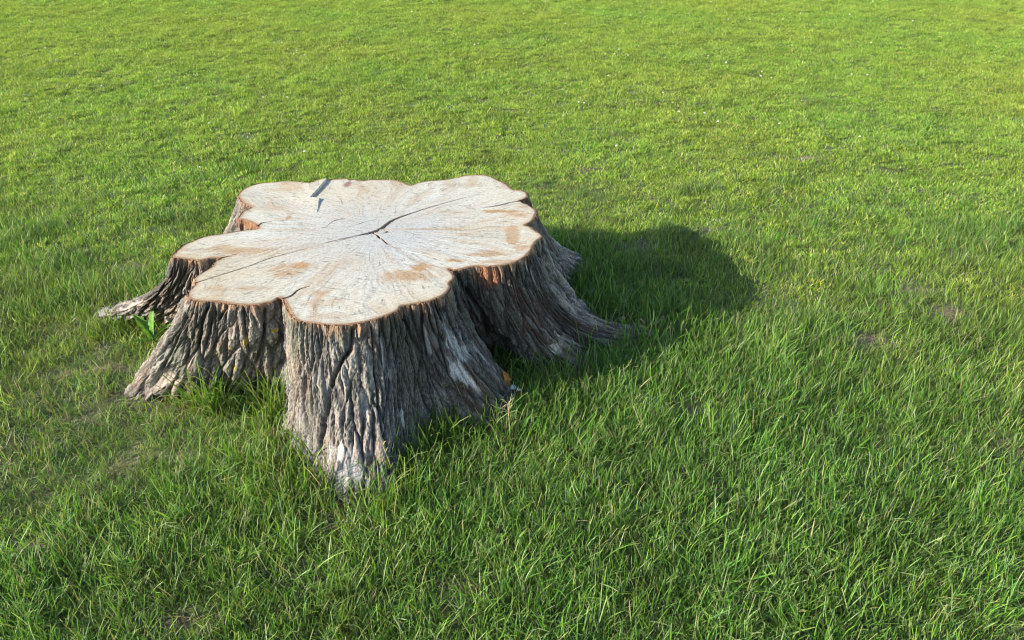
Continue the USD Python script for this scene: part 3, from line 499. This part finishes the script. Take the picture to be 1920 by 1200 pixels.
petal_m = plain('clover_petal', (.52, .50, .46), .7, .2); stem_m = plain('clover_stem', (.09, .17, .03), .6, .2); chip_m = plain('wood_chip', (.26, .18, .12), .85); seed_m = plain('seed_head', (.30, .25, .13), .7, .25)
def jag_leaf(L, w, lean, curl, yaw, teeth=6, seed=0, fold=.25, n=26):
    rg = np.random.default_rng(seed); t = np.linspace(0, 1, n); a = lean + curl * t
    dl = L / (n - 1); r = np.concatenate([[0], np.cumsum(np.sin(a[:-1]) * dl)]); z = np.concatenate([[0], np.cumsum(np.cos(a[:-1]) * dl)])
    d = np.array([math.cos(yaw), math.sin(yaw), 0]); sdv = np.array([-math.sin(yaw), math.cos(yaw), 0]); up = np.stack([-np.cos(a)[:, None] * d[None], np.sin(a)[:, None] * np.array([[0, 0, 1.0]])], 0).sum(0)
    c = r[:, None] * d + z[:, None] * np.array([0, 0, 1.0])
    w_ = w * np.sin(np.clip(t * 1.05, 0, 1) ** .75 * np.pi) ** .8 * (1 - .45 * np.abs(((t * teeth) % 1) - .1)) + .0012
    vs = []
    for k in (-1, -.5, 0, .5, 1): vs.append(c + sdv * (w_ * k / 2)[:, None] + up * (np.abs(k) * w_ * fold)[:, None])
    v = np.concatenate(vs); f = []
    for j in range(4):
        for i in range(n - 1): f.append((j * n + i, (j + 1) * n + i, (j + 1) * n + i + 1, j * n + i + 1))
    return v, np.array(f)
weed = thing('weed', 'broad leaved green weed in the cleft beside the left root', 'weed', gpt(290, 640))
for k, (L, w, le, cu, ya) in enumerate(((.20, .045, .10, .30, .9), (.15, .050, .45, .8, 2.6), (.12, .035, .5, .7, .1), (.10, .03, .8, .6, 4.2))):
    obj('leaf', jag_leaf(L, w, le, cu, ya, 6, k), weed_m, weed, smooth=True)
x, y, z = gpt(955, 735, .015)
dl = obj('dead_leaf', jag_leaf(.065, .030, .25, .5, 2.2, 3, 5, .35), dead_m, smooth=True); UsdGeom.Xformable(dl).AddTranslateOp().Set(Gf.Vec3d(x - .005, y - .02, z + .02)); tag(dl, 'curled orange dead leaf caught against the right foot of the front lobe', 'leaf')
def crumple(r, seed, flat=.5):
    m = trimesh.creation.icosphere(2, r); v = np.array(m.vertices); v *= (0.55 + .9 * meshkit.noise(v / r * 1.4 + seed, seed))[:, None]; v[:, 2] *= flat
    return v, np.array(m.faces)
for k, (dx, dy, r, lab) in enumerate(((.012, -.035, .011, 'larger white scrap lying below the orange dead leaf'), (.035, -.05, .007, 'smaller white scrap farthest from the orange dead leaf'))):
    p = obj('scrap', crumple(r, 60 + k), scrap_m, smooth=50); UsdGeom.Xformable(p).AddTranslateOp().Set(Gf.Vec3d(x + dx, y + dy, z + .03)); tag(p, lab, 'scrap')

# white clover heads dotted over the lawn: one prototype, a copy each
cls = stage.CreateClassPrim('/World/clover_kind')
rg = np.random.default_rng(5); pv, pf, off = [], [], 0
for k in range(46):                                           # florets of the head
    phi, ct = rg.uniform(0, 2 * math.pi), rg.uniform(-.35, 1); st_h = math.sqrt(1 - ct * ct); dv = np.array([st_h * math.cos(phi), st_h * math.sin(phi), ct])
    m = trimesh.creation.icosphere(0, .0026); v = np.array(m.vertices); v = v + np.outer(v @ dv, dv) * 1.2 + dv * .0085
    pv.append(v + np.array([0, 0, .062])); pf.append(np.array(m.faces) + off); off += len(v)
usdkit.mesh(stage, '/World/clover_kind/flower_head', (np.vstack(pv), np.vstack(pf)), petal_m, smooth=True)
usdkit.mesh(stage, '/World/clover_kind/stem', trimesh.creation.cylinder(.0009, .062, sections=6, transform=trimesh.transformations.translation_matrix([0, 0, .031])), stem_m, smooth=True)
CLOVER = [(552,102),(572,105),(557,95),(702,95),(515,80),(530,81),(832,80),(897,80),(890,87),(855,65),(772,24),(610,4),(665,3),(722,3),(812,4),(375,32),(387,35),(350,22),(225,3),(265,90),(87,92),(320,112),(142,100),(352,167),(365,140),(495,185),(540,185),(437,232),(395,237),(192,160),(50,70),(107,112),(572,285),(377,315),
    (1160,95),(1177,105),(1152,102),(1060,45),(982,25),(1090,77),(1200,25),(1182,30),(1290,24),(1365,35),(1405,37),(1467,35),(1500,25),(1592,27),(1540,45),(1580,77),(1632,80),(1665,35),(1710,40),(1360,120),(1427,137),(1445,147),(1425,147),(1327,106),(1595,142),(1625,142),(1140,142),(1242,177),(1345,230),(1302,212),(1320,215),(1272,210),(1460,235),(1610,260),(1155,277),(1085,190),(1095,192),(1022,2),(1152,2),(1240,2),(1332,2),(1435,2),(1542,2),(1635,2),(1860,2)]
for k, (px, py) in enumerate(CLOVER):
    x, y, z = gpt(px, py + 6); c = thing('clover_flower', 'small round white clover flower head standing in the sunny far lawn', 'clover flower', (x, y, z - .004 * (k % 4)), 47.0 * k, 'white clover flowers in the lawn')
    UsdGeom.Xformable(c).AddScaleOp().Set(Gf.Vec3f(.52 + .06 * (k % 3))); c.GetReferences().AddInternalReference('/World/clover_kind'); c.SetInstanceable(True)
# sawdust chips by the root on the right
for k in range(14):
    px, py = 1160 + rg.uniform(0, 85), 612 + rg.uniform(-8, 26); x, y, z = gpt(px, py, rg.uniform(.02, .04))
    b = trimesh.creation.box((rg.uniform(.012, .03), rg.uniform(.005, .010), .003)); b.vertices += .0012 * rg.standard_normal(b.vertices.shape); b.apply_transform(trimesh.transformations.euler_matrix(rg.normal(0, .3), rg.normal(0, .3), rg.uniform(0, 6.28)))
    p = obj('wood_chip', b, chip_m); UsdGeom.Xformable(p).AddTranslateOp().Set(Gf.Vec3d(x, y, z)); tag(p, 'small pale wood chip lying by the long root on the right', 'wood chip', 'wood chips by the right root')
# dry seed stalks
def stalk(h, seed, lean, yaw):
    rg = np.random.default_rng(seed); d = np.array([math.cos(yaw), math.sin(yaw), 0]); t = np.linspace(0, 1, 7); c = np.outer(t ** 1.6 * h * lean, d) + np.outer(t * h, [0, 0, 1])
    return c
for px, py, h, le, ya, lab in ((957, 838, .16, .12, 2.0, 'dry pale seed stalk with a drooping spray before the right foot of the front lobe'), (1210, 655, .10, .2, .5, 'thin dry grass stalk standing at the shadow edge by the right root'), (740, 905, .13, .25, 2.6, 'thin seeding stalk standing before the lowest foot of the front lobe')):
    w0 = thing('seed_stalk', lab, 'grass stalk', gpt(px, py)); c = stalk(h, px, le, ya)
    vs, fs2, off = [], [], 0
    for i in range(6):
        m = trimesh.creation.cylinder(.0011, segment=(c[i], c[i + 1]), sections=5); vs.append(np.array(m.vertices)); fs2.append(np.array(m.faces) + off); off += len(m.vertices)
    obj('stem', (np.vstack(vs), np.vstack(fs2)), seed_m, w0)
    vs, fs2, off = [], [], 0
    for i in range(12 if px == 957 else 5):
        v, f, t = blade(rg, rg.uniform(.02, .05) if px == 957 else .02, .0022, rg.uniform(.6, 1.5) if px == 957 else .3, 1.0, rg.uniform(0, 6.28), c[-1 - (i % 3) // 2])
        vs.append(v); fs2.append(f + off); off += len(v)
    obj('seed_head', (np.vstack(vs), np.vstack(fs2)), seed_m, w0)
